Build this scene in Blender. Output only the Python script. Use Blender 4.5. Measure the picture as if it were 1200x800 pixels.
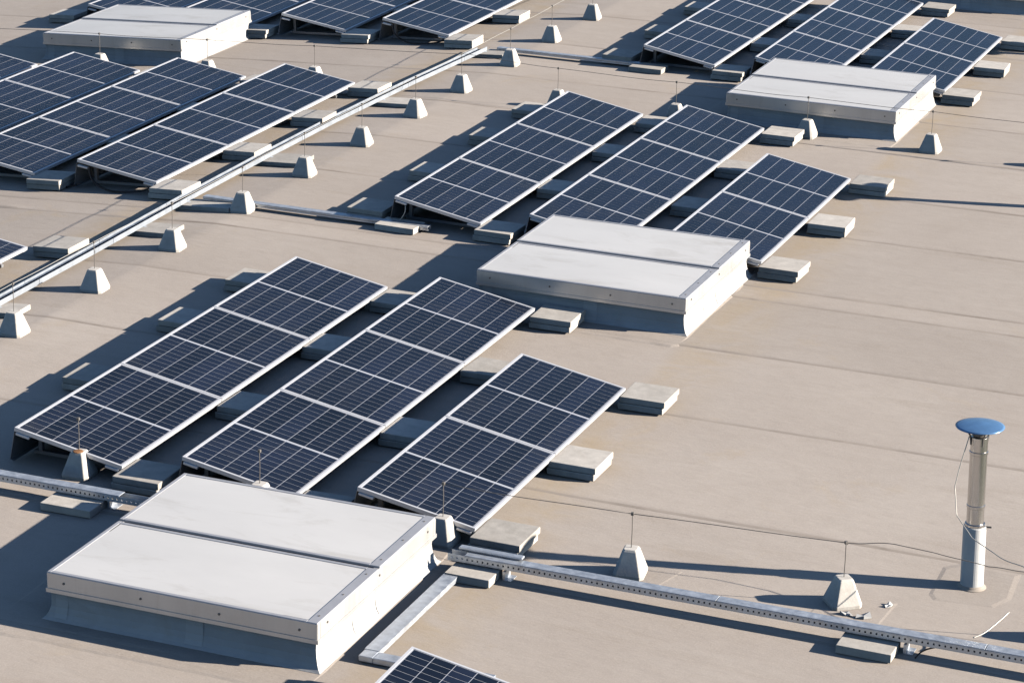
import bpy, bmesh, math, random
from mathutils import Vector, Matrix

random.seed(7)
R = math.radians
scene = bpy.context.scene
for o in list(bpy.data.objects):
    bpy.data.objects.remove(o)

# ------------------------------------------------------------------ camera
cam_data = bpy.data.cameras.new("camera")
cam_data.sensor_fit = 'HORIZONTAL'
cam_data.sensor_width = 36.0
cam_data.lens = 96.31
cam_data.clip_start = 0.1
cam_data.clip_end = 6000.0
cam = bpy.data.objects.new("camera", cam_data)
scene.collection.objects.link(cam)
right = Vector((0.9295084836, 0.3680614865, 0.0233392605))
up = Vector((-0.1399234671, 0.2933972344, 0.9456952395))
fwd = Vector((-0.3412263212, 0.8822974583, -0.3242156578))
M = Matrix((right, up, -fwd)).transposed().to_4x4()
M.translation = Vector((7.512998, -21.134858, 8.442220))
cam.matrix_world = M
scene.camera = cam

# ------------------------------------------------------------------ world, sun, exposure
SUN_EL, SUN_AZ = R(20.3), R(75.6)          # azimuth measured from +Y towards +X
world = bpy.data.worlds.new("World")
scene.world = world
world.use_nodes = True
wn = world.node_tree
for n in list(wn.nodes):
    wn.nodes.remove(n)
wout = wn.nodes.new('ShaderNodeOutputWorld')
wbg = wn.nodes.new('ShaderNodeBackground')
wsky = wn.nodes.new('ShaderNodeTexSky')
wsky.sky_type = 'NISHITA'
wsky.sun_disc = False
wsky.sun_elevation = SUN_EL
wsky.sun_rotation = SUN_AZ
wsky.altitude = 300
wsky.air_density = 1.0
wsky.dust_density = 0.3
wsky.ozone_density = 4.0
wbg.inputs['Strength'].default_value = 0.05
wn.links.new(wsky.outputs[0], wbg.inputs['Color'])
wn.links.new(wbg.outputs[0], wout.inputs['Surface'])

sd = bpy.data.lights.new("sun", 'SUN')
sd.energy = 5.0
sd.angle = R(0.5)
sd.color = (1.0, 0.91, 0.80)
sun = bpy.data.objects.new("sun", sd)
scene.collection.objects.link(sun)
to_sun = Vector((math.sin(SUN_AZ) * math.cos(SUN_EL), math.cos(SUN_AZ) * math.cos(SUN_EL), math.sin(SUN_EL)))
sun.rotation_euler = (-to_sun).to_track_quat('-Z', 'Y').to_euler()
sun.location = to_sun * 60

scene.view_settings.view_transform = 'Standard'
scene.view_settings.look = 'None'
scene.view_settings.gamma = 1.0
scene.view_settings.exposure = 1.12
scene.cycles.diffuse_bounces = 0
scene.cycles.caustics_reflective = False

# ------------------------------------------------------------------ the fall of the roof left of the ridge
RIDGE_X, FALL = -5.7, 0.057
PHI = math.atan(FALL)
def zr(x):
    return 0.0 if x > RIDGE_X else FALL * (x - RIDGE_X)
def lean(x):
    return 0.0 if x > RIDGE_X else -PHI

# ------------------------------------------------------------------ materials
def mat(name, base, rough=0.7, metal=0.0, var=0.0, scale=4.0, detail=6.0, bump=0.0, bscale=60.0,
        stain=None, stain_scale=1.2, stain_amt=0.5, spec=0.5, coat=0.0, coat_rough=0.05, rvar=0.0, stretch=(1, 1, 1)):
    m = bpy.data.materials.new(name)
    m.use_nodes = True
    nt = m.node_tree
    b = nt.nodes['Principled BSDF']
    b.inputs['Roughness'].default_value = rough
    b.inputs['Metallic'].default_value = metal
    b.inputs['Specular IOR Level'].default_value = spec
    b.inputs['Coat Weight'].default_value = coat
    b.inputs['Coat Roughness'].default_value = coat_rough
    col = (base[0], base[1], base[2], 1)
    b.inputs['Base Color'].default_value = col
    tc = nt.nodes.new('ShaderNodeTexCoord')
    geo = nt.nodes.new('ShaderNodeNewGeometry')
    mp = nt.nodes.new('ShaderNodeMapping')
    mp.inputs['Scale'].default_value = stretch
    nt.links.new(geo.outputs['Position'], mp.inputs['Vector'])
    last = None
    if var > 0:
        nz = nt.nodes.new('ShaderNodeTexNoise')
        nz.inputs['Scale'].default_value = scale
        nz.inputs['Detail'].default_value = detail
        nz.inputs['Roughness'].default_value = 0.65
        nt.links.new(mp.outputs[0], nz.inputs['Vector'])
        rp = nt.nodes.new('ShaderNodeValToRGB')
        rp.color_ramp.elements[0].position = 0.3
        rp.color_ramp.elements[1].position = 0.7
        rp.color_ramp.elements[0].color = tuple(c * (1 - var) for c in base) + (1,)
        rp.color_ramp.elements[1].color = tuple(min(1, c * (1 + var)) for c in base) + (1,)
        nt.links.new(nz.outputs['Fac'], rp.inputs[0])
        last = rp.outputs[0]
        if rvar > 0:
            mr = nt.nodes.new('ShaderNodeMapRange')
            mr.inputs['From Min'].default_value = 0.3
            mr.inputs['From Max'].default_value = 0.7
            mr.inputs['To Min'].default_value = max(0, rough - rvar)
            mr.inputs['To Max'].default_value = min(1, rough + rvar)
            nt.links.new(nz.outputs['Fac'], mr.inputs['Value'])
            nt.links.new(mr.outputs[0], b.inputs['Roughness'])
    if stain:
        n2 = nt.nodes.new('ShaderNodeTexNoise')
        n2.inputs['Scale'].default_value = stain_scale
        n2.inputs['Detail'].default_value = 9
        n2.inputs['Roughness'].default_value = 0.7
        n2.inputs['Distortion'].default_value = 0.6
        nt.links.new(mp.outputs[0], n2.inputs['Vector'])
        r2 = nt.nodes.new('ShaderNodeValToRGB')
        r2.color_ramp.elements[0].position = 0.52
        r2.color_ramp.elements[1].position = 0.78
        r2.color_ramp.elements[1].color = (stain_amt,) * 3 + (1,)
        nt.links.new(n2.outputs['Fac'], r2.inputs[0])
        mx = nt.nodes.new('ShaderNodeMix')
        mx.data_type = 'RGBA'
        nt.links.new(r2.outputs[0], mx.inputs[0])
        if last:
            nt.links.new(last, mx.inputs[6])
        else:
            mx.inputs[6].default_value = col
        mx.inputs[7].default_value = tuple(stain) + (1,)
        last = mx.outputs[2]
    if last:
        nt.links.new(last, b.inputs['Base Color'])
    if bump > 0:
        n3 = nt.nodes.new('ShaderNodeTexNoise')
        n3.inputs['Scale'].default_value = bscale
        n3.inputs['Detail'].default_value = 4
        nt.links.new(mp.outputs[0], n3.inputs['Vector'])
        bp = nt.nodes.new('ShaderNodeBump')
        bp.inputs['Strength'].default_value = bump
        bp.inputs['Distance'].default_value = 0.01
        nt.links.new(n3.outputs['Fac'], bp.inputs['Height'])
        nt.links.new(bp.outputs[0], b.inputs['Normal'])
    return m

def roof_material():
    """aged beige roofing membrane: mottling, dirt streaks along the sheets, specks"""
    m = bpy.data.materials.new("roof_membrane")
    m.use_nodes = True
    nt = m.node_tree
    L = nt.links.new
    b = nt.nodes['Principled BSDF']
    b.inputs['Roughness'].default_value = 0.82
    b.inputs['Specular IOR Level'].default_value = 0.3
    geo = nt.nodes.new('ShaderNodeNewGeometry')
    def noise(scale, stretch=(1, 1, 1), detail=8, rough=0.6, dist=0.0):
        mp = nt.nodes.new('ShaderNodeMapping')
        mp.inputs['Scale'].default_value = stretch
        L(geo.outputs['Position'], mp.inputs['Vector'])
        n = nt.nodes.new('ShaderNodeTexNoise')
        n.inputs['Scale'].default_value = scale
        n.inputs['Detail'].default_value = detail
        n.inputs['Roughness'].default_value = rough
        n.inputs['Distortion'].default_value = dist
        L(mp.outputs[0], n.inputs['Vector'])
        return n.outputs['Fac']
    def ramp(fac, p0, p1, c0=(0, 0, 0, 1), c1=(1, 1, 1, 1)):
        r = nt.nodes.new('ShaderNodeValToRGB')
        r.color_ramp.elements[0].position = p0
        r.color_ramp.elements[1].position = p1
        r.color_ramp.elements[0].color = c0
        r.color_ramp.elements[1].color = c1
        L(fac, r.inputs[0])
        return r.outputs[0]
    def mixc(f, a, bcol, amount=1.0):
        mx = nt.nodes.new('ShaderNodeMix')
        mx.data_type = 'RGBA'
        if amount < 1.0:
            mu = nt.nodes.new('ShaderNodeMath')
            mu.operation = 'MULTIPLY'
            mu.inputs[1].default_value = amount
            L(f, mu.inputs[0])
            f = mu.outputs[0]
        L(f, mx.inputs[0])
        L(a, mx.inputs[6])
        mx.inputs[7].default_value = bcol
        return mx.outputs[2]
    c = ramp(noise(0.45, detail=5), 0.32, 0.68, (0.395, 0.343, 0.298, 1), (0.455, 0.402, 0.352, 1))
    c = mixc(ramp(noise(0.9, (0.25, 1.6, 1), 9, 0.65, 0.8), 0.52, 0.74), c, (0.47, 0.42, 0.37, 1), 0.55)     # pale swept streaks
    c = mixc(ramp(noise(1.4, (0.3, 1.3, 1), 9, 0.7, 1.2), 0.55, 0.76), c, (0.30, 0.245, 0.19, 1), 0.5)      # brown dirt
    c = mixc(ramp(noise(1.1, (1, 1, 1), 7, 0.7, 0.5), 0.60, 0.72), c, (0.43, 0.33, 0.20, 1), 0.35)          # ochre dust
    c = mixc(ramp(noise(5.5, (0.8, 1.2, 1), 6, 0.7), 0.42, 0.70), c, (0.335, 0.285, 0.24, 1), 0.30)        # blotches
    c = mixc(ramp(noise(26, detail=3, rough=0.8), 0.60, 0.75), c, (0.25, 0.21, 0.175, 1), 0.35)             # specks
    c = mixc(ramp(noise(70, detail=2, rough=0.9), 0.45, 0.75), c, (0.54, 0.49, 0.44, 1), 0.5)              # grain
    # wind-blown ochre dust that gathers along the foot of the panel rows and skylights
    sx = nt.nodes.new('ShaderNodeSeparateXYZ')
    L(geo.outputs['Position'], sx.inputs[0])
    def band(x0, x1, x2, x3):
        a = nt.nodes.new('ShaderNodeMapRange'); a.interpolation_type = 'SMOOTHSTEP'
        a.inputs['From Min'].default_value = x0; a.inputs['From Max'].default_value = x1
        d = nt.nodes.new('ShaderNodeMapRange'); d.interpolation_type = 'SMOOTHSTEP'
        d.inputs['From Min'].default_value = x2; d.inputs['From Max'].default_value = x3
        d.inputs['To Min'].default_value = 1.0; d.inputs['To Max'].default_value = 0.0
        L(sx.outputs[0], a.inputs['Value']); L(sx.outputs[0], d.inputs['Value'])
        m_ = nt.nodes.new('ShaderNodeMath'); m_.operation = 'MULTIPLY'
        L(a.outputs[0], m_.inputs[0]); L(d.outputs[0], m_.inputs[1])
        return m_.outputs[0]
    dust = ramp(noise(1.3, (1, 1, 1), 8, 0.7, 0.8), 0.38, 0.66)
    for bnd in (band(0.05, 0.25, 0.40, 1.0), band(-7.2, -6.8, -6.5, -6.2)):
        m_ = nt.nodes.new('ShaderNodeMath'); m_.operation = 'MULTIPLY'
        L(bnd, m_.inputs[0]); L(dust, m_.inputs[1])
        c = mixc(m_.outputs[0], c, (0.42, 0.325, 0.205, 1), 0.6)
    L(c, b.inputs['Base Color'])
    bp = nt.nodes.new('ShaderNodeBump')
    bp.inputs['Strength'].default_value = 0.35
    bp.inputs['Distance'].default_value = 0.012
    L(noise(9, (0.5, 1.5, 1), 8, 0.7), bp.inputs['Height'])
    L(bp.outputs[0], b.inputs['Normal'])
    return m

def tone_by_object(m, lo, hi):
    nt = m.node_tree
    b = nt.nodes['Principled BSDF']
    oi = nt.nodes.new('ShaderNodeObjectInfo')
    mr = nt.nodes.new('ShaderNodeMapRange')
    mr.inputs['To Min'].default_value = lo
    mr.inputs['To Max'].default_value = hi
    nt.links.new(oi.outputs['Random'], mr.inputs['Value'])
    mx = nt.nodes.new('ShaderNodeMix')
    mx.data_type = 'RGBA'
    mx.blend_type = 'MULTIPLY'
    mx.inputs[0].default_value = 1.0
    lk = b.inputs['Base Color'].links
    if lk:
        nt.links.new(lk[0].from_socket, mx.inputs[6])
    else:
        mx.inputs[6].default_value = b.inputs['Base Color'].default_value
    nt.links.new(mr.outputs[0], mx.inputs[7])
    nt.links.new(mx.outputs[2], b.inputs['Base Color'])

MT = {}
MT['roof'] = roof_material()
MT['lap'] = mat("dirty_lap_edge", (0.385, 0.33, 0.28), 0.85, var=0.16, scale=2.2, detail=8, stain=(0.20, 0.165, 0.13), stain_scale=1.6, stain_amt=0.9, stretch=(0.6, 2, 1))
MT['conc'] = mat("slab_concrete", (0.54, 0.505, 0.455), 0.9, var=0.14, scale=9, bump=0.10, bscale=60, stain=(0.38, 0.345, 0.295), stain_scale=3.5, stain_amt=0.6)
MT['foot'] = mat("cast_concrete", (0.58, 0.55, 0.505), 0.9, var=0.10, scale=14, bump=0.10, bscale=70, stain=(0.33, 0.29, 0.23), stain_scale=7, stain_amt=0.5)
MT['alu'] = mat("aluminium_frame", (0.70, 0.71, 0.74), 0.45, metal=0.38, var=0.05, scale=8)
MT['galv'] = mat("galvanised_steel", (0.58, 0.62, 0.67), 0.45, metal=0.62, var=0.16, scale=14, detail=3, rvar=0.1)
MT['zinc'] = mat("dull_zinc", (0.41, 0.45, 0.50), 0.5, metal=0.5, var=0.15, scale=6, detail=3)
MT['fascia'] = mat("skylight_aluminium", (0.64, 0.63, 0.615), 0.33, metal=0.45, var=0.07, scale=3, stain=(0.44, 0.40, 0.35), stain_scale=4, stain_amt=0.5, stretch=(1, 1, 0.2))
MT['curb'] = mat("curb_membrane", (0.46, 0.46, 0.455), 0.7, var=0.10, scale=3, bump=0.5, bscale=7, stain=(0.38, 0.34, 0.29), stain_scale=3, stain_amt=0.5)
MT['patch'] = mat("flashing_patch", (0.50, 0.50, 0.49), 0.65, var=0.05, scale=6)
MT['opal'] = mat("opal_polycarbonate", (0.66, 0.652, 0.635), 0.38, var=0.05, scale=1.1, stain=(0.43, 0.405, 0.36), stain_scale=1.7, stain_amt=0.7, spec=0.45, stretch=(0.6, 1.5, 1))
MT['back'] = mat("panel_backsheet", (0.42, 0.44, 0.49), 0.6, coat=0.6, coat_rough=0.10)
MT['cell'] = mat("solar_cell", (0.0060, 0.0082, 0.0175), 0.4, var=0.3, scale=1.5, detail=2, stain=(0.035, 0.034, 0.034), stain_scale=2.2, stain_amt=0.5, coat=0.62, coat_rough=0.10, spec=0.3)
MT['trim'] = mat("lid_trim", (0.47, 0.475, 0.50), 0.45, metal=0.3, var=0.08, scale=7)
MT['steel'] = mat("stainless_flue", (0.54, 0.525, 0.51), 0.26, metal=1.0, var=0.05, scale=5, bump=0.10, bscale=9)
MT['sleeve'] = mat("painted_sleeve", (0.66, 0.66, 0.65), 0.5, var=0.04, scale=9, stain=(0.5, 0.46, 0.4), stain_scale=5, stain_amt=0.4)
MT['cap'] = mat("sky_tinted_cap", (0.12, 0.255, 0.47), 0.30, metal=0.25, var=0.14, scale=16)  # sky reflection on the metal rain cap, painted as a blue base colour
MT['rod'] = mat("weathered_rod", (0.20, 0.185, 0.17), 0.6, metal=0.4)
MT['rubber'] = mat("black_cable", (0.012, 0.012, 0.014), 0.55)
MT['dark'] = mat("deflector_sheet", (0.30, 0.31, 0.33), 0.5, metal=0.6, var=0.08, scale=6)
MT['rust'] = mat("rust_stain", (0.25, 0.12, 0.05), 0.9, var=0.3, scale=25)
MT['white'] = mat("white_clip", (0.75, 0.75, 0.72), 0.5)
MT['ground'] = mat("ground_soil", (0.10, 0.11, 0.07), 0.95, var=0.35, scale=0.05)
MT['roofpatch'] = mat("membrane_patch_sheet", (0.385, 0.335, 0.285), 0.8, var=0.08, scale=5, bump=0.3, bscale=12, stain=(0.30, 0.25, 0.2), stain_scale=3, stain_amt=0.5)

tone_by_object(MT['roof'], 0.95, 1.05)
tone_by_object(MT['cell'], 0.55, 1.6)
tone_by_object(MT['conc'], 0.76, 1.08)
tone_by_object(MT['foot'], 0.90, 1.08)

# ------------------------------------------------------------------ mesh helpers
class MB:
    def __init__(self):
        self.v, self.f = [], []
    def add(self, vs, fs):
        o = len(self.v)
        self.v += [tuple(v) for v in vs]
        self.f += [tuple(i + o for i in f) for f in fs]
        return self
    def box(self, x0, x1, y0, y1, z0, z1):
        vs = [(x0, y0, z0), (x1, y0, z0), (x1, y1, z0), (x0, y1, z0), (x0, y0, z1), (x1, y0, z1), (x1, y1, z1), (x0, y1, z1)]
        return self.add(vs, [(0, 3, 2, 1), (4, 5, 6, 7), (0, 1, 5, 4), (1, 2, 6, 5), (2, 3, 7, 6), (3, 0, 4, 7)])
    def tube(self, pts, r, n=8, caps=True):
        pts = [Vector(p) for p in pts]
        rs = r if isinstance(r, (list, tuple)) else [r] * len(pts)
        rings = []
        ref = None
        for i, p in enumerate(pts):
            t = (pts[min(i + 1, len(pts) - 1)] - pts[max(i - 1, 0)]).normalized()
            a = Vector((0, 0, 1)) if abs(t.z) < 0.95 else Vector((1, 0, 0))
            u = t.cross(a).normalized()
            if ref is not None and u.dot(ref) < 0:
                u = -u
            ref = u
            w = t.cross(u)
            rings.append([p + (u * math.cos(2 * math.pi * k / n) + w * math.sin(2 * math.pi * k / n)) * rs[i] for k in range(n)])
        vs = [q for rg in rings for q in rg]
        fs = []
        for i in range(len(pts) - 1):
            for k in range(n):
                fs.append((i * n + k, i * n + (k + 1) % n, (i + 1) * n + (k + 1) % n, (i + 1) * n + k))
        if caps:
            fs.append(tuple(range(n)))
            fs.append(tuple((len(pts) - 1) * n + k for k in range(n)))
        return self.add(vs, fs)
    def lathe(self, prof, n=32):
        vs = [(r * math.cos(2 * math.pi * k / n), r * math.sin(2 * math.pi * k / n), z) for r, z in prof for k in range(n)]
        fs = []
        for i in range(len(prof) - 1):
            for k in range(n):
                fs.append((i * n + k, i * n + (k + 1) % n, (i + 1) * n + (k + 1) % n, (i + 1) * n + k))
        fs.append(tuple(range(n)))
        fs.append(tuple((len(prof) - 1) * n + k for k in range(n)))
        return self.add(vs, fs)
    def mesh(self, name, m, smooth=False, bevel=0.0, seg=1, jitter=0.0):
        me = bpy.data.meshes.new(name)
        me.from_pydata(self.v, [], self.f)
        bm = bmesh.new()
        bm.from_mesh(me)
        bmesh.ops.recalc_face_normals(bm, faces=bm.faces)
        if bevel > 0:
            es = [e for e in bm.edges if len(e.link_faces) == 2 and e.calc_face_angle(0) > 0.4]
            bmesh.ops.bevel(bm, geom=es, offset=bevel, segments=seg, affect='EDGES', profile=0.6)
        if jitter > 0:
            for v in bm.verts:
                v.co += Vector((random.uniform(-1, 1), random.uniform(-1, 1), random.uniform(-1, 1))) * jitter
        bm.to_mesh(me)
        bm.free()
        me.materials.append(m)
        if smooth:
            for p in me.polygons:
                p.use_smooth = True
        return me
    def obj(self, name, m, parent=None, **k):
        return link(name, self.mesh(name, m, **k), parent)

def link(name, data, parent=None):
    o = bpy.data.objects.new(name, data)
    scene.collection.objects.link(o)
    if parent is not None:
        o.parent = parent
    return o

def thing(name, label, cat, loc=(0, 0, 0), rot=(0, 0, 0), group=None):
    o = link(name, None)
    o.empty_display_size = 0.1
    o.location = loc
    o.rotation_euler = rot
    o['label'] = label
    o['category'] = cat
    if group:
        o['group'] = group
    return o

def copy_tree(o, parent=None):
    c = o.copy()
    scene.collection.objects.link(c)
    c.parent = parent
    for ch in o.children:
        copy_tree(ch, c)
    return c

# ------------------------------------------------------------------ the setting: roof, membrane sheets, far ground
g = MB()
g.add([(-3000, -3000, -9), (3000, -3000, -9), (3000, 3000, -9), (-3000, 3000, -9)], [(0, 1, 2, 3)])
go = g.obj('ground', MT['ground'])
go['kind'] = 'structure'

RX0, RX1, RY0, RY1 = -40.0, 5.6, -14.0, 46.0
rb = MB()
prof = [(RX0, zr(RX0)), (RIDGE_X, 0.0), (RX1, 0.0)]
top = [(x, y, z - 0.012) for y in (RY0, RY1) for x, z in prof]
bot = [(x, y, -8.9) for y in (RY0, RY1) for x in (RX0, RX1)]
rb.add(top + bot, [(0, 1, 4, 3), (1, 2, 5, 4), (0, 6, 7, 2, 1), (3, 4, 5, 9, 8), (0, 3, 8, 6), (2, 7, 9, 5)])
roof = rb.obj('roof', MT['roof'])
roof['kind'] = 'structure'

# membrane sheets about 2 m wide, each lapped over the next: a real low step with puckers along the lap
laps = [-13.7, -11.65, -9.6, -7.55, -5.55, -3.45, -1.55, 0.60, 2.46, 4.10, 4.52, 6.58, 8.30, 10.25, 11.95, 14.0, 16.0, 18.05, 20.1, 22.1, 24.2, 26.2, 28.3, 30.3, 33.0, 36.0, 39.0, 42.0, 45.9]
from mathutils import noise as mnoise
def membrane_sheet(y0, y1, k):
    xs = []
    x = RX0
    while x < RX1:
        xs.append(x)
        x += 0.12 if -15 < x < 6 else 1.0
    xs += [RX1]
    if RIDGE_X not in xs:
        xs = sorted(xs + [RIDGE_X])
    wob = random.uniform(0, 100)
    skew = random.uniform(-0.003, 0.003)
    rows = []
    drift = lambda x, kk: 0.035 * mnoise.noise(Vector((x * 0.35, kk * 7.3, 0))) + 0.008 * mnoise.noise(Vector((x * 2.3, kk * 3.1, 5)))
    def puck(x):
        p = mnoise.noise(Vector((x * 3.2, wob, 1))) + 0.6 * mnoise.noise(Vector((x * 7.5, wob, 9)))
        gate = max(0.0, mnoise.noise(Vector((x * 0.5, wob, 4))) + 0.15)
        return max(0.0, p) * 0.036 * gate
    ystep = [0.0, 0.001, 0.05, 0.13, 0.5, 1.0]
    hgt = lambda x: 0.0050 + 0.0045 * mnoise.noise(Vector((x * 0.7, wob, 30)))
    v = []
    for j, t in enumerate(ystep):
        for x in xs:
            ya, yb = y0 + drift(x, k), y1 + drift(x, k + 1) + 0.03
            if j == 0:
                y, z = ya - 0.035, -0.0025
            elif j == 1:
                y, z = ya, hgt(x) + 0.5 * puck(x)
            elif j == 2:
                y, z = ya + 0.05, hgt(x) * 0.9 + 0.25 * puck(x)
            elif j == 3:
                y, z = ya + 0.20, 0.0008
            elif j == 4:
                y, z = (ya + yb) / 2, 0.0 + 0.003 * mnoise.noise(Vector((x * 0.6, k, 2)))
            else:
                y, z = yb, -0.002
            v.append((x, y, z + zr(x)))
    n = len(xs)
    f = [(j * n + i, j * n + i + 1, (j + 1) * n + i + 1, (j + 1) * n + i) for j in range(len(ystep) - 1) for i in range(n - 1)]
    o = MB().add(v, f).obj('membrane_strip', MT['roof'], roof, smooth=True)
    o.data.materials.append(MT['lap'])
    for i in range(n - 1):
        o.data.polygons[i].material_index = 1
for k in range(len(laps) - 1):
    membrane_sheet(laps[k], laps[k + 1], k)

def roof_patch(pts, z=0.009, m='roof', name='membrane_patch'):
    n = len(pts)
    cx, cy = sum(p[0] for p in pts) / n, sum(p[1] for p in pts) / n
    v = [(x, y, z + zr(x)) for x, y in pts] + [(x + (x - cx) * 0.16, y + (y - cy) * 0.16, -0.002 + zr(x)) for x, y in pts]
    f = [tuple(range(n))] + [(i, i + n, (i + 1) % n + n, (i + 1) % n) for i in range(n)]
    MB().add(v, f).obj(name, MT[m], roof)
roof_patch([(3.72, -2.33), (4.12, -2.28), (4.20, -2.10), (4.17, -1.66), (3.78, -1.62), (3.66, -1.75), (3.67, -2.25)], 0.0026)
roof_patch([(1.27, -3.02), (1.70, -3.05), (1.80, -2.66), (1.38, -2.60)], 0.0024)
roof_patch([(2.92, -3.02), (3.42, -3.00), (3.45, -2.55), (2.95, -2.58)], 0.0022)

# ------------------------------------------------------------------ solar panels
PL, PW, GAP = 1.765, 1.021, 0.010
PITCH = PL + GAP
ZL = 0.15
TILT = R(10.06)
ROWX = 1.557
LIP = 0.021
def panel_meshes():
    out = {}
    b = MB()
    d = 0.035
    for (x0, x1, y0, y1) in ((-PW, -PW + LIP, 0, PL), (-LIP, 0, 0, PL), (-PW + LIP, -LIP, 0, LIP), (-PW + LIP, -LIP, PL - LIP, PL)):
        b.box(x0, x1, y0, y1, -d, 0)
    out['frame'] = b.mesh('frame', MT['alu'])
    b = MB()
    b.box(-PW + LIP, -LIP, LIP, PL - LIP, -0.010, -0.0040)
    out['backsheet'] = b.mesh('backsheet', MT['back'])
    w = (PW - 2 * LIP - 0.014) / 6
    hl = (PL - 2 * LIP - 0.028 - 0.010) / 2
    st = []
    for h in range(2):
        ya = LIP + 0.005 + h * (hl + 0.028)
        for k in range(6):
            xa = -PW + LIP + 0.007 + k * w
            b = MB()
            for c in range(10):
                y0 = ya + c * hl / 10 + 0.0029
                y1 = ya + (c + 1) * hl / 10 - 0.0029
                b.box(xa + 0.0032, xa + w - 0.0032, y0, y1, -0.0042, -0.0025)
            st.append(b.mesh('cell_string', MT['cell']))
    out['strings'] = st
    return out
PM = panel_meshes()
def make_panel(label, cat, loc, rot, group):
    t = thing('solar_panel', label, cat, loc, rot, group)
    link('frame', PM['frame'], t)
    link('backsheet', PM['backsheet'], t)
    for s in PM['strings']:
        link('cell_string', s, t)
    return t

FRAME_CACHE = {}
def mounting_frame(x, y0, n, label, group):
    """base rails, posts, rear wind deflector and clamps that carry one row of panels; local origin at the low near corner on the roof"""
    t = thing('mounting_frame', label, 'panel mount', (x, y0, zr(x)), (0, lean(x), 0), group)
    if n not in FRAME_CACHE:
        ln = n * PITCH - GAP
        hx = -PW * math.cos(TILT)
        hz = ZL + PW * math.sin(TILT)
        ct, s_ = math.cos(TILT), math.sin(TILT)
        ms = {}
        b = MB()
        p = [(hx - 0.012, hz - 0.030), (hx - 0.065, 0.03), (hx - 0.030, 0.02)]
        q = [(a + 0.003, c) for a, c in p]
        v = [(a, yy, c) for yy in (0.015, ln - 0.015) for a, c in p + q[::-1]]
        b.add(v, [(0, 1, 7, 6), (1, 2, 8, 7), (3, 4, 10, 9), (4, 5, 11, 10), (0, 5, 4, 1), (1, 4, 3, 2), (6, 7, 10, 11), (7, 8, 9, 10), (0, 6, 11, 5), (2, 3, 9, 8)])
        ms['wind_deflector'] = [b.mesh('wind_deflector', MT['dark'])]
        ms['rail'], ms['post'], ms['clamp'] = [], [], []
        for k in range(n + 1):
            yc = min(max(k * PITCH - GAP / 2, 0.30), ln - 0.30)
            ms['rail'].append(MB().box(hx + 0.01, -0.12, yc - 0.02, yc + 0.02, 0.004, 0.034).mesh('rail', MT['dark']))
            pb, pf = MB(), MB()
            pb.box(hx + 0.05, hx + 0.085, yc - 0.018, yc + 0.018, 0.034, hz - 0.05 - 0.07 * s_)
            pf.box(-0.16, -0.13, yc - 0.018, yc + 0.018, 0.034, ZL + 0.14 * s_ - 0.038)
            ms['post'].append(pb.mesh('post', MT['dark']))
            ms['post'].append(pf.mesh('post', MT['dark']))
        for yy in (-0.012, ln - 0.03):
            for u in (0.02, PW - 0.15):
                c0 = MB()
                c0.box(-PW + u, -PW + u + 0.13, yy, yy + 0.042, -0.062, -0.037)
                me = c0.mesh('clamp', MT['alu'], bevel=0.004)
                me.transform(Matrix.Translation((0, 0, ZL)) @ Matrix.Rotation(TILT, 4, 'Y'))
                ms['clamp'].append(me)
        FRAME_CACHE[n] = ms
    for nm, L in FRAME_CACHE[n].items():
        for me in L:
            link(nm, me, t)
    return t

# ballast: two paving slabs, one on the other
def ballast_block_meshes(seed, w=0.42, d=0.43, hs=(0.055, 0.056)):
    random.seed(seed)
    res = []
    z = 0.014
    for i, h in enumerate(hs):
        ox, oy = random.uniform(-0.012, 0.012), random.uniform(-0.012, 0.012)
        if i == 0:
            ox -= 0.012
        b = MB().box(ox - w / 2, ox + w / 2, oy - d / 2, oy + d / 2, z, z + h)
        res.append(b.mesh('slab', MT['conc'], bevel=0.006, seg=2, jitter=0.0012))
        z += h + 0.004
    return res
BB = [ballast_block_meshes(100 + i) for i in range(6)]
PADS = [MB().box(a, a + 0.09, -0.17, 0.17, 0.003, 0.0135).mesh('pad', MT['rubber']) for a in (-0.17, 0.07)]
bcount = [0]
def ballast(x, y, label, group):
    random.seed(500 + bcount[0])
    t = thing('ballast_block', label, 'concrete ballast', (x + random.uniform(-0.012, 0.012), y + random.uniform(-0.02, 0.02), zr(x)),
              (0, lean(x), R(random.uniform(-1.6, 1.6))), group)
    for me in BB[bcount[0] % 6]:
        link('slab', me, t)
    for me in PADS:
        link('pad', me, t)
    bcount[0] += 1
    return t

ORD3 = {1: ['only'], 2: ['nearer', 'farther'], 3: ['nearest', 'middle', 'farthest']}
def array(aname, rows, jobs=None):
    """rows: list of (row phrase, low-edge x, near y, number of panels, side, panels to build)"""
    for (rname, x, y0, n, keep) in rows:
        for k in range(n):
            if keep and k not in keep:
                continue
            ph = ORD3[n][k]
            lab = f"{ph} dark solar panel of the {rname}, {aname}" if n > 1 else f"dark solar panel at the {rname}, {aname}"
            make_panel(lab, 'solar panel', (x, y0 + k * PITCH, zr(x) + ZL), (0, TILT + lean(x) + (R(1.3) if x < RIDGE_X else 0.0), 0), 'solar panels on the flat roof')
        mounting_frame(x, y0, n, f"metal mounting frame under the {rname}, {aname}", 'metal mounts under the solar panels')
GB = 'concrete ballast blocks of the solar panels'
POS = ["at the near end", "at the first panel joint", "at the second panel joint", "at the far end"]
OFFS_R = [0.02, 1.85, 3.60, 5.32]
OFFS_L = [0.21, 1.92, 3.69, 5.10]
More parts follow.
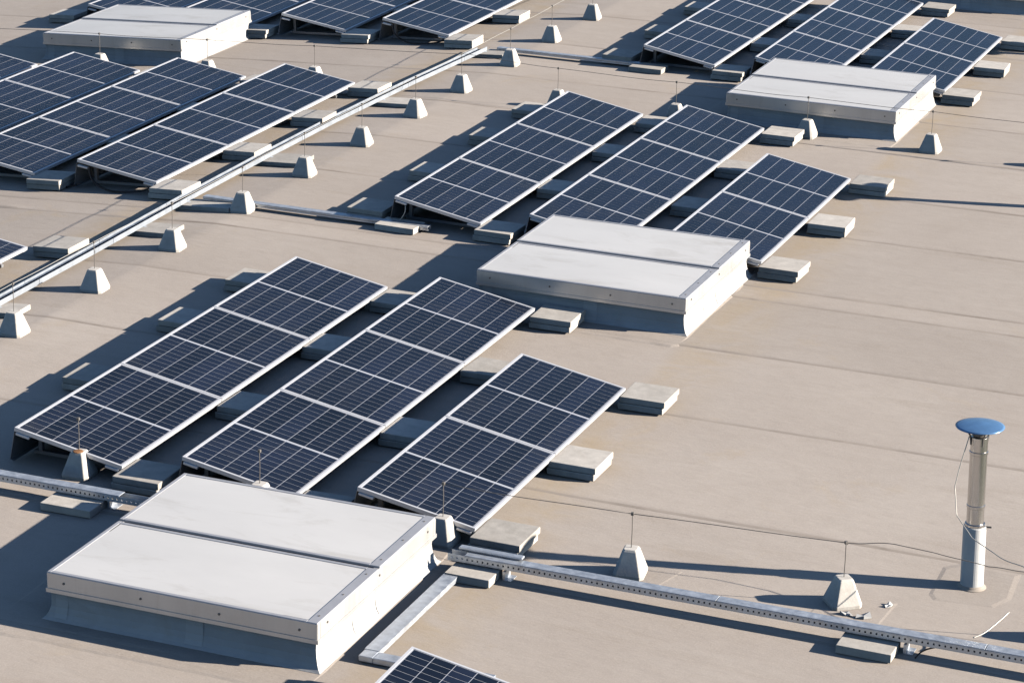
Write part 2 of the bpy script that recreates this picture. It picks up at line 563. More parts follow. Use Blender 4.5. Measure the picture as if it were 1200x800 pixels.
def ballasts(aname, rname, x, y0, which, left=False):
    dy = 0.075 if rname == 'right row' else 0.0
    for k in which:
        pos = POS[k]
        side = "left" if left else "right"
        off = (OFFS_L if left else OFFS_R)[k] + (dy if k == 0 else 0.0) - (0.20 if (k == 3 and not left and rname == 'left row') else 0.0)
        xx = x + 0.217 if not left else x - ROWX + 0.188
        ballast(xx, y0 + off, f"two-slab concrete ballast {pos}, {side} of the {rname}, {aname}", GB)

# front array
FA, FX, FY = "front array", -2.94, -2.862
array(FA, [("left row", FX, FY, 3, None), ("middle row", FX + 1.562, FY, 3, None), ("right row", FX + 3.117, FY, 2, None)])
ballasts(FA, "left row", FX, FY, (0, 1, 2, 3))
ballasts(FA, "left row", FX, FY, (1, 2, 3), True)
ballasts(FA, "middle row", FX + 1.562, FY, (0, 1, 2, 3))
ballasts(FA, "right row", FX + 3.117, FY, (0, 1))
ballast(FX + 3.117 + 0.217, FY + 3.60, "two-slab concrete ballast at the far end, right of the right row, front array", GB)
# central array
CA, CY = "central array", 4.888
array(CA, [("left row", FX, CY, 3, None), ("middle row", FX + 1.560, CY, 3, None), ("right row", FX + 3.117, CY, 2, None)])
ballasts(CA, "left row", FX, CY, (0, 1, 2, 3))
ballasts(CA, "left row", FX, CY, (0, 1, 2, 3), True)
ballasts(CA, "middle row", FX + 1.560, CY, (0, 1, 2, 3))
ballasts(CA, "right row", FX + 3.117, CY, (0, 1))
ballast(FX + 3.117 + 0.217, CY + 3.60, "two-slab concrete ballast at the far end, right of the right row, central array", GB)
# array at the top right
TA, TY = "top right array", 13.13
array(TA, [("left row", FX, TY, 3, None), ("middle row", FX + 1.557, TY, 3, None), ("right row", FX + 3.117, TY, 2, None)])
ballasts(TA, "left row", FX, TY, (0, 1, 2))
ballasts(TA, "left row", FX, TY, (0, 1, 2), True)
ballasts(TA, "middle row", FX + 1.557, TY, (1, 2, 3))
ballasts(TA, "right row", FX + 3.117, TY, (0, 1))
ballast(FX + 3.117 + 0.217, TY + 3.60, "two-slab concrete ballast at the far end, right of the right row, top right array", GB)
# array left of the long tray, on the falling part of the roof
LA, LX, LY = "left array", -6.92, 5.02
LP = 1.575
array(LA, [("tray-side row", LX, LY, 3, None), ("second row", LX - LP, LY, 3, None),
           ("third row", LX - 2 * LP, LY, 3, (1, 2)), ("fourth row", LX - 3 * LP, LY, 3, (2,))])
ballasts(LA, "tray-side row", LX, LY, (0, 1, 2, 3))
ballasts(LA, "second row", LX - LP, LY, (0, 1, 2, 3))
ballasts(LA, "third row", LX - 2 * LP, LY, (2, 3))
# array at the top left
UA, UY = "top left array", 13.46
array(UA, [("tray-side row", LX, UY, 3, (0, 1)), ("second row", LX - LP, UY, 3, (0, 1)),
           ("third row", LX - 2 * LP, UY, 3, (0, 1)), ("fourth row", LX - 3 * LP, UY, 3, (0, 1))])
ballasts(UA, "tray-side row", LX, UY, (0, 1))
ballasts(UA, "second row", LX - LP, UY, (0, 1))
ballasts(UA, "third row", LX - 2 * LP, UY, (0,))
ballast(LX - 4 * LP + 0.02, UY + 0.38, "two-slab concrete ballast in front of the fourth row, behind the far left skylight", GB)
# pieces of two more arrays cut by the picture edge
array("cut by the left edge", [("row end", LX, 2.26 - 3 * PITCH + GAP, 3, (2,))])
ballast(LX + 0.217, 2.61, "two-slab concrete ballast beside the panel corner at the left edge", GB)
array("cut by the bottom edge", [("row end", 1.735, -5.36 - 2 * PITCH + GAP, 2, (1,))])
ballast(1.735 + 0.217, -5.36 - 0.02, "two-slab concrete ballast beside the panel corner at the bottom edge", GB)

# ------------------------------------------------------------------ skylights
SW, SLN, SH = 2.165, 2.100, 0.372
def make_skylight():
    t = thing('skylight', '', 'skylight', (0, 0, 0))
    # membrane-clad curb: upright at the top, sweeping out at the foot
    prof = [(0.040, SH - 0.02), (0.018, 0.214), (0.022, 0.16), (0.018, 0.10), (0.006, 0.055), (-0.012, 0.025), (-0.034, 0.007), (-0.034, -0.006)]
    b = MB()
    nx, ny = 16, 16
    v, f = [], []
    per = []
    for k in range(nx):
        per.append((k / nx, 0.0))
    for k in range(ny):
        per.append((1.0, k / ny))
    for k in range(nx):
        per.append((1 - k / nx, 1.0))
    for k in range(ny):
        per.append((0.0, 1 - k / ny))
    n = len(per)
    random.seed(11)
    for i, (ins, z) in enumerate(prof):
        for q, (u, w) in enumerate(per):
            wob = 0.0 if i < 2 or i > 5 else 0.007 * mnoise.noise(Vector((u * 9, w * 9, i * 0.4)))
            x = ins + u * (SW - 2 * ins)
            y = ins + w * (SLN - 2 * ins)
            v.append((x + (wob if u == 0 else -wob if u == 1 else 0), y + (wob if w == 0 else -wob if w == 1 else 0), z))
    for i in range(len(prof) - 1):
        for q in range(n):
            f.append((i * n + q, i * n + (q + 1) % n, (i + 1) * n + (q + 1) % n, (i + 1) * n + q))
    b.add(v, f)
    curb = b.obj('curb', MT['curb'], t, smooth=False)
    # welded overlap patches on the curb cladding
    def patch(face, a, w):
        p = MB()
        pr = [(0.0175, 0.210), (0.0215, 0.16), (0.0175, 0.10), (0.0055, 0.055), (-0.0125, 0.025)]
        vs = []
        for s in (a, a + w):
            for ins, z in pr:
                vs.append((s, ins - 0.003, z) if face == 'f' else (SW - ins + 0.003, s, z))
        m_ = len(pr)
        p.add(vs, [(i, i + 1, m_ + i + 1, m_ + i) for i in range(m_ - 1)])
        p.obj('overlap_patch', MT['patch'], curb)
    patch('f', 1.12, 0.14)
    patch('f', 0.06, 0.10)
    patch('s', 0.62, 0.10)
    patch('s', 1.02, 0.16)
    # aluminium fascia round the rim
    b = MB()
    z0, z1 = 0.218, SH - 0.004
    th = 0.05
    b.box(0, SW, 0, th, z0, z1)
    b.box(0, SW, SLN - th, SLN, z0, z1)
    b.box(0, th, th, SLN - th, z0, z1)
    b.box(SW - th, SW, th, SLN - th, z0, z1)
    fas = b.obj('fascia', MT['fascia'], t, bevel=0.004)
    b = MB()
    b.box(-0.006, SW + 0.006, -0.006, -0.0005, z0 - 0.004, z0 + 0.026)
    b.box(SW + 0.0005, SW + 0.006, -0.0005, SLN + 0.0005, z0 - 0.004, z0 + 0.026)
    b.box(-0.006, SW + 0.006, SLN + 0.0005, SLN + 0.006, z0 - 0.004, z0 + 0.026)
    b.box(-0.006, -0.0005, -0.0005, SLN + 0.0005, z0 - 0.004, z0 + 0.026)
    b.obj('drip_edge', MT['fascia'], t)
    for k in range(4):
        xx = 0.14 + k * (SW - 0.28) / 3
        MB().tube([(xx, -0.006, 0.30), (xx, 0.004, 0.30)], 0.009, 8).obj('screw', MT['rod'], fas)
    for k in range(3):
        yy = 0.16 + k * (SLN - 0.32) / 2
        MB().tube([(SW + 0.006, yy, 0.32), (SW - 0.004, yy, 0.32)], 0.009, 8).obj('screw', MT['rod'], fas)
    # two opal lids, the far one lapping a little over the near one
    half = SLN / 2
    def lid(y0, y1, dz):
        b = MB()
        zt = SH + dz
        w, e = 0.035, 0.085
        for (x0, x1, ya, yb) in ((0.003, w, y0, y1), (SW - e, SW - 0.003, y0, y1), (w, SW - e, y0, y0 + w), (w, SW - e, y1 - w, y1)):
            b.box(x0, x1, ya, yb, zt - 0.022, zt)
        o = b.obj('lid_frame', MT['trim'], t, bevel=0.003)
        b = MB()
        nx = 10
        vv, ff = [], []
        for j in range(7):
            for i in range(nx + 1):
                u, s = i / nx, j / 6
                vv.append((w + 0.001 + u * (SW - e - w - 0.002), y0 + w + 0.001 + s * (y1 - y0 - 2 * w - 0.002),
                           zt - 0.004 + 0.010 * math.sin(math.pi * u) * math.sin(math.pi * s)))
        for j in range(6):
            for i in range(nx):
                ff.append((j * (nx + 1) + i, j * (nx + 1) + i + 1, (j + 1) * (nx + 1) + i + 1, (j + 1) * (nx + 1) + i))
        b.add(vv, ff)
        b.obj('opal_pane', MT['opal'], o, smooth=True)
        for k in range(3):
            yy = y0 + 0.12 + k * (y1 - y0 - 0.24) / 2
            MB().tube([(SW - 0.045, yy, zt + 0.003), (SW - 0.045, yy, zt - 0.004)], 0.008, 8).obj('rivet', MT['rod'], o)
    lid(0.003, half - 0.012, 0.0)
    lid(half + 0.012, SLN - 0.003, 0.010)
    MB().box(0.05, SW - 0.05, half - 0.012, half + 0.012, SH - 0.05, SH - 0.025).obj('gutter_strip', MT['rod'], t)
    # membrane apron welded to the roof around the curb, with a slightly ragged edge
    b = MB()
    random.seed(5)
    A = 0.34
    per2 = []
    N = 40
    for k in range(N):
        per2.append((-A + k / N * (SW + 2 * A), -A))
    for k in range(N):
        per2.append((SW + A, -A + k / N * (SLN + 2 * A)))
    for k in range(N):
        per2.append((SW + A - k / N * (SW + 2 * A), SLN + A))
    for k in range(N):
        per2.append((-A, SLN + A - k / N * (SLN + 2 * A)))
    vs = []
    for (x, y) in per2:
        x = min(x, SW + 0.05)
        j = 0.022 * mnoise.noise(Vector((x * 2.5, y * 2.5, 3)))
        lift = 0.0030 + (max(0, 0.008 * mnoise.noise(Vector((x * 3.1, y * 3.1, 8)))) if y < 0 and x < SW else (-0.005 if x > SW - 0.1 else 0.0))
        cx = min(max(x, 0.05), SW - 0.05)
        cy = min(max(y, 0.05), SLN - 0.05)
        ox = -0.05 if x <= -A + 1e-6 else (0.02 if x >= SW + 0.05 - 1e-6 else 0.0)
        oy = -0.05 if y <= -A + 1e-6 else (0.05 if y >= SLN + A - 1e-6 else 0.0)
        vs += [(x + j + ox, y + j + oy, -0.004), (x + j, y + j, lift), (x * 0.8 + cx * 0.2 + j, y * 0.8 + cy * 0.2 + j, 0.0045), (cx, cy, 0.0050)]
    n = len(per2)
    fs = []
    for q in range(n):
        r_ = (q + 1) % n
        for i in range(3):
            fs.append((q * 4 + i, r_ * 4 + i, r_ * 4 + i + 1, q * 4 + i + 1))
    b.add(vs, fs)
    b.obj('flashing_apron', MT['roof'], t)
    return t
SKY = make_skylight()
def put_skylight(o, x, y, label):
    o.location = (x, y, zr(x) if x < RIDGE_X else 0.0)
    if x < RIDGE_X:
        o.rotation_euler = (0, -PHI, 0)
    o['label'] = label
    o['group'] = 'white skylights on the roof'
for i, (x, y, lab) in enumerate([
    (-2.142, -5.385, "large foreground white skylight with two opal lids, nearest to the camera"),
    (-2.100, 2.715, "white double-lid skylight in the picture centre between the front and central arrays"),
    (-2.080, 10.86, "white double-lid skylight at upper right, below the top right panels"),
    (-12.10, 11.28, "white double-lid skylight at the top left behind the left array"),
    (-2.06, 18.98, "shaded skylight at the top right corner, only its dark front side showing")]):
    put_skylight(SKY if i == 0 else copy_tree(SKY), x, y, lab)

# ------------------------------------------------------------------ lightning protection: concrete feet, rods, wires
def make_foot():
    t = thing('lightning_rod_foot', '', 'rod holder')
    b = MB()
    prof = [(0.118, 0.0), (0.120, 0.03), (0.112, 0.055), (0.062, 0.205), (0.052, 0.222)]
    vs = []
    for r, z in prof:
        c = r * 0.22
        for sx, sy in ((1, 1), (-1, 1), (-1, -1), (1, -1)):
            a = (sx * r, sy * (r - c), z)
            d = (sx * (r - c), sy * r, z)
            vs += [a, d] if sx * sy > 0 else [d, a]
    n = 8
    fs = [(i * n + k, i * n + (k + 1) % n, (i + 1) * n + (k + 1) % n, (i + 1) * n + k) for i in range(len(prof) - 1) for k in range(n)]
    fs += [tuple(range(n)), tuple((len(prof) - 1) * n + k for k in range(n))]
    b.add(vs, fs)
    b.obj('concrete_foot', MT['foot'], t, bevel=0.006, seg=2)
    rod = MB().tube([(0, 0, 0.215), (0.002, 0.001, 0.36), (-0.001, 0, 0.50)], 0.0035, 8).obj('rod', MT['rod'], t)
    c = MB()
    c.box(-0.012, 0.012, -0.012, 0.012, 0.485, 0.510)
    c.obj('wire_clip', MT['rod'], rod, bevel=0.003)
    return t
FOOT = make_foot()
first = [True]
def foot(x, y, label, rz=0.0, h=1.0, group='concrete rod feet of the lightning protection'):
    o = FOOT if first[0] else copy_tree(FOOT)
    first[0] = False
    o.location = (x, y, zr(x))
    o.rotation_euler = (0, 0, R(rz))
    o['label'] = label
    o['group'] = group
    return o
NUM = ["nearest", "second", "third", "fourth", "fifth", "sixth", "seventh", "eighth", "ninth", "tenth", "eleventh"]
lineA = [(-5.63, 0.02), (-5.62, 1.52), (-5.59, 3.08), (-5.57, 4.65), (-5.60, 6.27), (-5.58, 7.80), (-5.56, 9.36), (-5.55, 10.82), (-5.53, 12.48), (-5.55, 14.10), (-5.54, 15.74)]
for k, (x, y) in enumerate(lineA):
    w = NUM[k]
    lab = f"{w} tapered concrete rod foot in the line right of the long cable tray" if k else "nearest tapered concrete rod foot beside the long tray, at the left edge"
    foot(x - 0.085, y, lab, random.uniform(-6, 6))
lineB = [(-3.34, -2.86, "concrete rod foot in front of the front array's left row, rusty top", 4),
         (-1.68, -2.88, "concrete rod foot hidden behind the large foreground skylight", 0),
         (-0.08, -2.90, "concrete rod foot at the rear right corner of the foreground skylight", 0),
         (1.46, -2.86, "concrete rod foot behind the slotted tray, standing on the vent pipe's shadow", 8),
         (3.09, -2.72, "concrete rod foot turned askew between the slotted tray and vent pipe", 38),
         (4.80, -2.66, "concrete rod foot at the right picture edge behind the slotted tray", 0)]
for x, y, lab, rz in lineB:
    foot(x, y, lab, rz)
lineC = [(-10.98, 10.86, "concrete rod foot behind the left array's third row"), (-9.32, 10.83, "concrete rod foot before the far left skylight's right corner"),
         (-7.72, 10.80, "concrete rod foot behind the left array's first row"), (-4.23, 10.62, "small concrete rod foot behind the far corner of the central left row"),
         (-2.65, 10.60, "concrete rod foot behind the far corner of the central middle row"), (-0.95, 10.58, "concrete rod foot against the front of the upper right skylight"),
         (0.60, 10.58, "concrete rod foot alone right of the upper right skylight"), (2.15, 10.56, "concrete rod foot beyond the right edge, only its shadow tip in view")]
for x, y, lab in lineC:
    foot(x, y, lab, random.uniform(-5, 5))
# rust on the foot by the front array, a thin crust on its top
rs = MB()
rs.lathe([(0.045, 0.0), (0.040, 0.004), (0.02, 0.007)], 10)
ro = rs.obj('rust_crust', MT['rust'], None)
for o in bpy.data.objects:
    if o.get('label', '').endswith('rusty top'):
        ro.parent = o
        ro.location = (0.0, -0.02, 0.222)

def wire(pts, label, r=0.0031, sag=0.0, name='lightning_wire', m='rod', cat='wire'):
    out = []
    for i in range(len(pts) - 1):
        a, b = Vector(pts[i]), Vector(pts[i + 1])
        n = 8
        wob = random.uniform(-0.006, 0.006)
        for k in range(n):
            t = k / n
            p = a.lerp(b, t)
            p.z -= sag * 4 * t * (1 - t) + wob * math.sin(2 * math.pi * t)
            p.y += 0.5 * wob * math.sin(math.pi * t)
            out.append(p)
    out.append(Vector(pts[-1]))
    o = MB().tube(out, r, 6).obj(name, MT[m], None, smooth=True)
    o['label'] = label
    o['category'] = cat
    return o
HR = 0.497
MT['wirel'] = mat("bright_wire", (0.50, 0.48, 0.44), 0.45, metal=0.4)
wire([(-5.63, -1.6, HR)] + [(x - 0.085, y, HR) for x, y in lineA] + [(-5.54, 17.4, HR)], "long bright lightning wire along the rods beside the long cable tray", m='wirel')
wire([(x, y, HR) for x, y, _, _ in lineB[2:4]], "dark lightning wire from the skylight corner rod to the first free rod", sag=0.010)
wire([(1.46, -2.86, HR), (3.09, -2.72, HR), (3.45, -2.70, HR + 0.045), (3.75, -2.70, HR + 0.03), (4.15, -2.68, HR - 0.015), (4.46, -2.66, HR - 0.012), (4.80, -2.66, HR), (5.5, -2.6, HR)], "bent lightning wire passing in front of the vent pipe")
wire([(-14.5, 10.9, zr(-14.5) + HR)] + [(x, y, zr(x) + HR) for x, y, _ in lineC[:3]] + [(-5.55, 10.82, HR)] + [(x, y, HR) for x, y, _ in lineC[3:]] + [(4.4, 10.5, HR)], "thin lightning wire crossing the roof below the upper skylights", sag=0.008)

# ------------------------------------------------------------------ cable trays
def sweep(b, path, prof):
    """extrude a closed (across, up) profile along a polyline on the ground plane"""
    path = [Vector(p) for p in path]
    n = len(prof)
    vs = []
    for i, p in enumerate(path):
        t = (path[min(i + 1, len(path) - 1)] - path[max(i - 1, 0)])
        t.z = 0
        t.normalize()
        s = Vector((t.y, -t.x, 0))
        for a, h in prof:
            q = p + s * a
            vs.append((q.x, q.y, q.z + h))
    fs = [(i * n + k, i * n + (k + 1) % n, (i + 1) * n + (k + 1) % n, (i + 1) * n + k) for i in range(len(path) - 1) for k in range(n)]
    fs += [tuple(range(n)), tuple((len(path) - 1) * n + k for k in range(n))]
    b.add(vs, fs)
def u_prof(w, h, t=0.003, z=0.0, lip=0.010):
    a = w / 2
    hl = h * 0.5
    return [(-a, z), (a, z), (a, z + h), (a - lip, z + h), (a - lip, z + h - t), (a - t, z + h - t), (a - t, z + t), (-a + t, z + t), (-a + t, z + hl - t), (-a + lip, z + hl - t), (-a + lip, z + hl), (-a, z + hl)]
def stand_slab(x0, x1, y0, y1, label, h=0.066, z=0.004, group='concrete slabs under the cable trays'):
    xc, yc = (x0 + x1) / 2, (y0 + y1) / 2
    t = MB().box(x0 - xc, x1 - xc, y0 - yc, y1 - yc, z, z + h).obj('support_slab', MT['conc'], None, bevel=0.006, seg=2, jitter=0.0012)
    t.location = (xc, yc, zr(xc))
    t.rotation_euler = (0, lean(xc), R(random.uniform(-2.5, 2.5)))
    t['label'] = label
    t['category'] = 'concrete slab'
    t['group'] = group

TZ = 0.058
tray = thing('cable_tray', "long open galvanised cable tray running diagonally up the left side of the roof", 'cable tray', (-6.27, 0.5, zr(-6.27)))
def tp(x, y):
    x -= 0.062
    return (x + 6.27, y - 0.5, zr(x) - zr(-6.27) + TZ)
P0 = [(-6.24, -1.6), (-6.25, 0.5), (-6.29, 2.6), (-6.355, 4.75), (-6.38, 6.7), (-6.375, 8.6), (-6.31, 10.8), (-6.19, 13.05)]
for k in range(len(P0) - 1):
    b = MB()
    a, c = Vector(tp(*P0[k])), Vector(tp(*P0[k + 1]))
    d = (c - a).normalized() * 0.002
    sweep(b, [a + d, c - d], u_prof(0.15, 0.054, lip=0.004))
    b.obj('channel', MT['zinc'], tray)
    if k:
        b = MB()
        e = (c - a).normalized()
        sweep(b, [a - e * 0.09, a + e * 0.09], [(0.0755, 0.010), (0.0785, 0.010), (0.0785, 0.042), (0.0755, 0.042)])
        b.obj('joint_plate', MT['zinc'], tray)
for k, (x0, x1, y0, y1) in enumerate([(-6.45, -5.97, 0.42, 0.74), (-6.45, -5.92, 3.42, 3.80), (-6.45, -5.76, 4.52, 4.80), (-6.45, -5.90, 6.55, 6.98), (-6.45, -5.87, 9.72, 10.06), (-6.42, -5.86, 12.80, 13.14)]):
    stand_slab(x0, x1, y0, y1, f"{NUM[k]} flat concrete slab under the long cable tray, counted from the near end", h=0.05)
    b = MB()
    b.box(-0.11, 0.11, -0.018, 0.018, 0.0545, TZ - 0.0005)
    yc = (y0 + y1) / 2
    o = b.obj('tray_bracket', MT['galv'], tray)
    # x of the tray at this y
    for i in range(len(P0) - 1):
        if P0[i][1] <= yc <= P0[i + 1][1]:
            s = (yc - P0[i][1]) / (P0[i + 1][1] - P0[i][1])
            xx = P0[i][0] + s * (P0[i + 1][0] - P0[i][0])
    o.location = (xx - 0.062 + 6.27, yc - 0.5, zr(xx) - zr(-6.27))
# cables lying in the long tray
cb = MB()
for off in (-0.02, 0.012, 0.03):
    sweep(cb, [Vector(tp(x + off + random.uniform(-.006, .006), y)) + Vector((0, 0, 0.004)) for x, y in P0], [(0.006 * math.cos(q), 0.006 + 0.006 * math.sin(q)) for q in [i * math.pi / 3 for i in range(6)]])
co = cb.obj('cable_bundle', MT['rubber'], None)
co.location = (-6.27, 0.5, zr(-6.27))
co['label'] = "black cables lying inside the long open cable tray"
co['category'] = 'cables'

def slotted_tray(name, x0, x1, yc, z0, label, lids, w=0.09, h=0.055, pitch=0.042, slots=True):
    t = thing(name, label, 'cable tray', (x0, yc, 0))
    L = x1 - x0
    b = MB()
    b.box(0, L, -w / 2, w / 2, z0, z0 + 0.003)
    b.box(0, L, w / 2 - 0.003, w / 2, z0 + 0.003, z0 + h)
    b.obj('channel', MT['galv'], t)
    b = MB()
    ya, yb = -w / 2, -w / 2 + 0.003
    b.box(0, L, ya, yb, z0 + 0.003, z0 + 0.021)
    b.box(0, L, ya, yb, z0 + h - 0.019, z0 + h)
    n = int(L / pitch) if slots else 1
    if not slots:
        b.box(0, L, ya, yb, z0 + 0.021, z0 + h - 0.019)
    for i in range(n if slots else 0):
        b.box(i * pitch, i * pitch + pitch * 0.68, ya, yb, z0 + 0.021, z0 + h - 0.019)
    b.obj('slotted_side', MT['galv'], t)
    for (a, c, dz) in lids:
        l = MB()
        l.box(a - x0, c - x0, -w / 2 - 0.004, w / 2 + 0.004, z0 + h + dz, z0 + h + dz + 0.006)
        l.box(a - x0, c - x0, -w / 2 - 0.0045, -w / 2 - 0.0015, z0 + h + dz - 0.010, z0 + h + dz)
        l.obj('lid', MT['galv'], t, bevel=0.002)
    return t
slotted_tray('cable_tray', 0.16, 5.4, -3.325, 0.085, "slotted galvanised cable tray running right from the foreground skylight", [(0.30, 2.30, 0.002), (2.305, 4.30, 0.002), (4.305, 5.4, 0.002)])
slotted_tray('cable_tray', -6.2, -2.2, -3.365, 0.078, "galvanised cable tray at the lower left before the front array", [(-6.2, -4.2, 0.002), (-4.195, -2.66, 0.002)])
# raised cover where the duct meets the slotted tray
cv = MB()
cv.box(0.22, 0.74, -3.30, -3.24, 0.154, 0.174)
co = cv.obj('tray_cover', MT['galv'], None, bevel=0.008, seg=2)
co['label'] = "short raised metal cover on the slotted tray's start beside the skylight corner"
co['category'] = 'tray cover'
stand_slab(0.22, 0.585, -3.57, -3.30, "flat concrete slab under the start of the slotted tray, right of the skylight")
stand_slab(3.27, 3.68, -3.58, -3.31, "flat concrete slab under the slotted tray, in front of the askew rod foot")
stand_slab(-3.25, -2.80, -3.64, -3.34, "flat concrete slab under the lower left tray, left of the foreground skylight")
for o_, xs in (('slotted', (0.62, 3.72)), ('lower left', (-2.78,))):
    for x in xs:
        b = MB()
        b.box(x, x + 0.02, -3.39, -3.27, 0.010, 0.076)
        b.box(x - 0.0, x + 0.07, -3.39, -3.27, 0.004, 0.010)
        q = b.obj('tray_stand', MT['galv'], None)
        q['label'] = {0.62: "small bent metal stand under the slotted tray near the skylight", 3.72: "small bent metal stand under the slotted tray before the vent pipe", -2.78: "small bent metal stand under the lower left tray"}[x]
        q['category'] = 'tray stand'
# flat duct beside the foreground skylight
dt = thing('cable_duct', "flat pale metal cable duct lying along the right side of the foreground skylight", 'cable duct', (0.27, -5.12, 0))
b = MB()
b.box(-0.055, 0.055, 0.0, 1.86, 0.010, 0.055)
b.obj('duct_run', MT['galv'], dt, bevel=0.004)
b = MB()
b.box(0.057, 0.95, 0.0, 0.11, 0.010, 0.055)
b.obj('duct_branch', MT['galv'], dt, bevel=0.004)
b = MB()
b.box(-0.058, 0.058, 0.114, 1.86, 0.0555, 0.0585)
b.obj('duct_lid', MT['galv'], dt)
# cross trays
slotted_tray('cable_tray', -6.20, -3.50, 4.80, 0.030, "narrow galvanised tray from the long tray to the central array", [(-6.20, -4.4, 0.002), (-4.395, -3.5, 0.002)], w=0.085, h=0.036, slots=False)
stand_slab(-4.06, -3.60, 4.62, 4.93, "flat concrete slab beside the cross tray's end, central array", z=0.006)
slotted_tray('cable_tray', -6.05, -3.95, 13.13, 0.030, "narrow galvanised tray from the long tray's far end to the top right array", [(-6.05, -3.95, 0.002)], w=0.085, h=0.036, slots=False)
stand_slab(-4.06, -3.60, 12.86, 13.18, "flat concrete slab beside the cross tray's end, top right array", z=0.006)

# ------------------------------------------------------------------ cables drooping under the panel ends
def cable(pts, label, r=0.011, m='rubber'):
    pts = [Vector(p) for p in pts]
    out = []
    n = len(pts)
    for i in range(n - 1):
        p0, p1, p2, p3 = pts[max(i - 1, 0)], pts[i], pts[i + 1], pts[min(i + 2, n - 1)]
        for k in range(6):
            t = k / 6
            out.append(0.5 * ((2 * p1) + (-p0 + p2) * t + (2 * p0 - 5 * p1 + 4 * p2 - p3) * t * t + (-p0 + 3 * p1 - 3 * p2 + p3) * t ** 3))
    out.append(pts[-1])
    o = MB().tube(out, r, 8).obj('cable', MT[m], None, smooth=True)
    o['label'] = label
    o['category'] = 'cable'
def droop(x, y, label):
    zz = lambda xx, h: zr(xx) + h
    cable([(x - 0.86, y - 0.02, zz(x - 0.86, 0.27)), (x - 0.80, y - 0.04, zz(x - 0.8, 0.13)), (x - 0.60, y - 0.06, zz(x - 0.6, 0.03)), (x - 0.35, y - 0.06, zz(x - .35, 0.025)), (x - 0.15, y - 0.04, zz(x - .15, 0.05)), (x - 0.05, y + 0.02, zz(x - .05, 0.10))], label)
droop(LX, LY, "black cable drooping under the left array's near end, tray-side row")
droop(LX, UY, "black cable drooping under the top left array's near end, first row")
cable([(LX - 1.02, LY - 0.02, zr(-8) + 0.06), (LX - 1.15, LY - 0.02, zr(-8) + 0.015), (LX - 1.3, LY + 0.1, zr(-8) + 0.015)], "short black cable end between the left array's first two rows", 0.012)
cable([(FX - 0.90, CY + 0.02, 0.27), (FX - 0.88, CY, 0.18), (FX - 0.93, CY, 0.08), (FX - 1.0, CY, 0.02)], "thin pale cable hanging from the central array's near left corner", 0.006, 'wirel')
cable([(3.82, -3.44, 0.013), (3.86, -3.38, 0.05), (3.95, -3.33, 0.075), (4.1, -3.31, 0.078)], "thin dark cable loop hanging at the slotted tray near the right edge", 0.006)
cable([(4.18, -3.20, 0.14), (4.24, -3.12, 0.155), (4.30, -3.0, 0.19), (4.36, -2.85, 0.23)], "pale strap cable from the slotted tray to the rod foot at the right edge", 0.005, 'wirel')

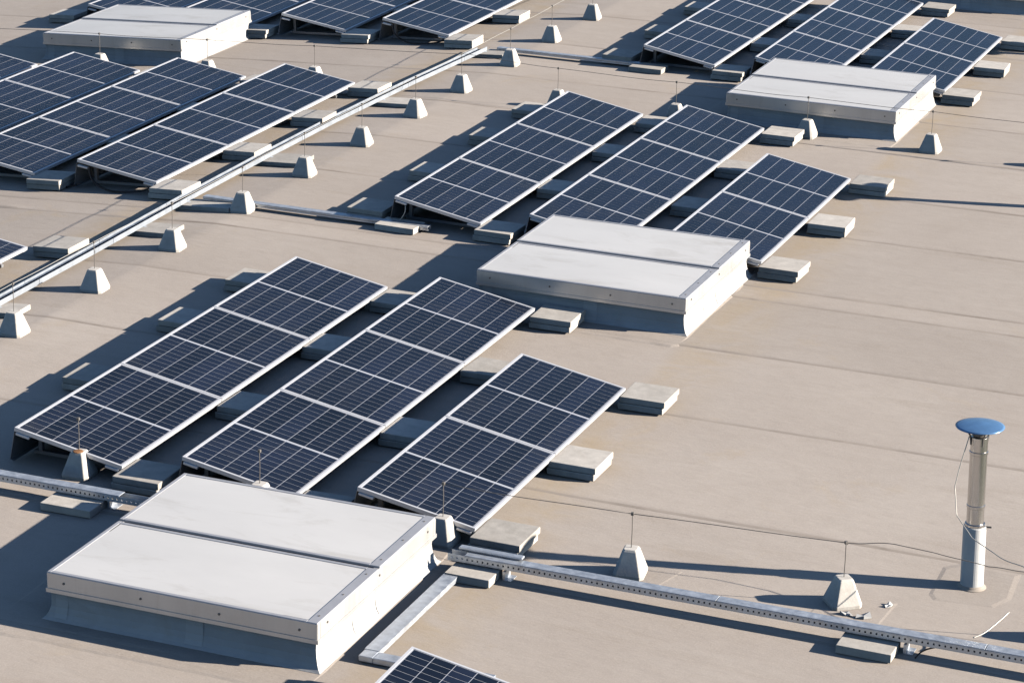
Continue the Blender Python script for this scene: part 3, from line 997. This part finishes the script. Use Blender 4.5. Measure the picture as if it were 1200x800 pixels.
# ------------------------------------------------------------------ vent pipes
def make_pipe():
    t = thing('vent_pipe', '', 'vent pipe')
    b = MB()
    b.lathe([(0.098, 0.002), (0.094, 0.012), (0.089, 0.018), (0.088, 0.03), (0.087, 0.50), (0.084, 0.505)], 40)
    b.obj('lower_sleeve', MT['sleeve'], t, smooth=False)
    b = MB()
    b.lathe([(0.112, 0.003), (0.110, 0.006), (0.101, 0.010), (0.094, 0.020), (0.091, 0.030), (0.088, 0.031)], 32)
    b.obj('flashing_boot', MT['roofpatch'], t, smooth=True)
    b = MB()
    b.lathe([(0.066, 0.49), (0.066, 0.50), (0.066, 0.8), (0.066, 1.215), (0.066, 1.219), (0.0655, 1.22)], 40)
    b.obj('flue', MT['steel'], t, smooth=True)
    for z, r in ((0.515, 0.077), (0.665, 0.070), (1.095, 0.071)):
        b = MB()
        b.lathe([(r - 0.004, z - 0.014), (r, z - 0.010), (r, z + 0.010), (r - 0.004, z + 0.014)], 40)
        b.obj('collar', MT['steel'], t)
    b = MB()
    b.tube([(0.082, 0.01, 0.50), (0.125, 0.015, 0.50)], 0.008, 8)
    b.obj('clamp_bolt', MT['rod'], t)
    for k in range(4):
        a = R(35 + 90 * k)
        ca, sa = math.cos(a), math.sin(a)
        b = MB()
        b.tube([(0.066 * ca, 0.066 * sa, 1.16), (0.074 * ca, 0.074 * sa, 1.23), (0.10 * ca, 0.10 * sa, 1.275), (0.085 * ca, 0.085 * sa, 1.303)], 0.007, 6)
        b.obj('cap_strut', MT['rod'], t)
    b = MB()
    b.lathe([(0.03, 1.275), (0.058, 1.26), (0.056, 1.23), (0.03, 1.225)], 20)
    b.obj('inner_cone', MT['rod'], t)
    b = MB()
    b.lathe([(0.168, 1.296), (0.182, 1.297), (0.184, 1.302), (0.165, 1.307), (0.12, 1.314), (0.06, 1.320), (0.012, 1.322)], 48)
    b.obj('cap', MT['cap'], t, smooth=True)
    return t
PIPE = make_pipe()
for i, (x, y, lab) in enumerate([(3.91, -2.00, "shiny metal vent pipe with round cap tinted like reflected sky standing alone at lower right"),
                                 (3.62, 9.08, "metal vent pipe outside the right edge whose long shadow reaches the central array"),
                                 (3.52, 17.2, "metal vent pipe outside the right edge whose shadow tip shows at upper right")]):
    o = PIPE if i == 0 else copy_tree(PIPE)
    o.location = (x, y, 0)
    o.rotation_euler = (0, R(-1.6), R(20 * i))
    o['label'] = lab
    o['group'] = 'vent pipes on the roof'
wire([(3.81, -2.06, 1.23), (3.77, -2.12, 1.0), (3.755, -2.17, 0.86), (3.80, -2.24, 0.66), (3.95, -2.35, 0.545), (4.2, -2.52, 0.50), (4.46, -2.66, 0.497)], "thin earth wire bowing from the vent pipe's cap down to the lightning wire", r=0.0038, name='earth_wire', m='wirel')

# ------------------------------------------------------------------ torn membrane scraps by the askew foot
def scrap(x, y, s, rz, label):
    v = [(-.06, -.02, 0.008), (.0, -.035, 0.03), (.06, -.01, 0.012), (.05, .035, 0.04), (-.02, .03, 0.012), (-.05, .01, 0.03)]
    v = [(a * s, b_ * s, c * s) for a, b_, c in v]
    lo = [(a, b_, 0.006) for a, b_, c in v]
    n = 6
    b = MB().add(v + lo + [(0.0, 0.0, 0.02 * s)], [(i, (i + 1) % n, 12) for i in range(n)] + [(i, i + n, (i + 1) % n + n, (i + 1) % n) for i in range(n)] + [tuple(range(n, 2 * n))])
    o = b.obj('membrane_scrap', MT['patch'], None)
    o.location = (x, y, 0)
    o.rotation_euler = (0, 0, R(rz))
    o['label'] = label
    o['category'] = 'scrap'
scrap(3.30, -2.90, 1.0, 20, "torn pale membrane scrap at the front right of the askew rod foot")
scrap(3.17, -2.90, 0.8, 160, "torn pale membrane scrap at the front edge of the askew rod foot")
scrap(3.42, -2.62, 0.7, 60, "small pale membrane scrap lying farther right of the askew rod foot")
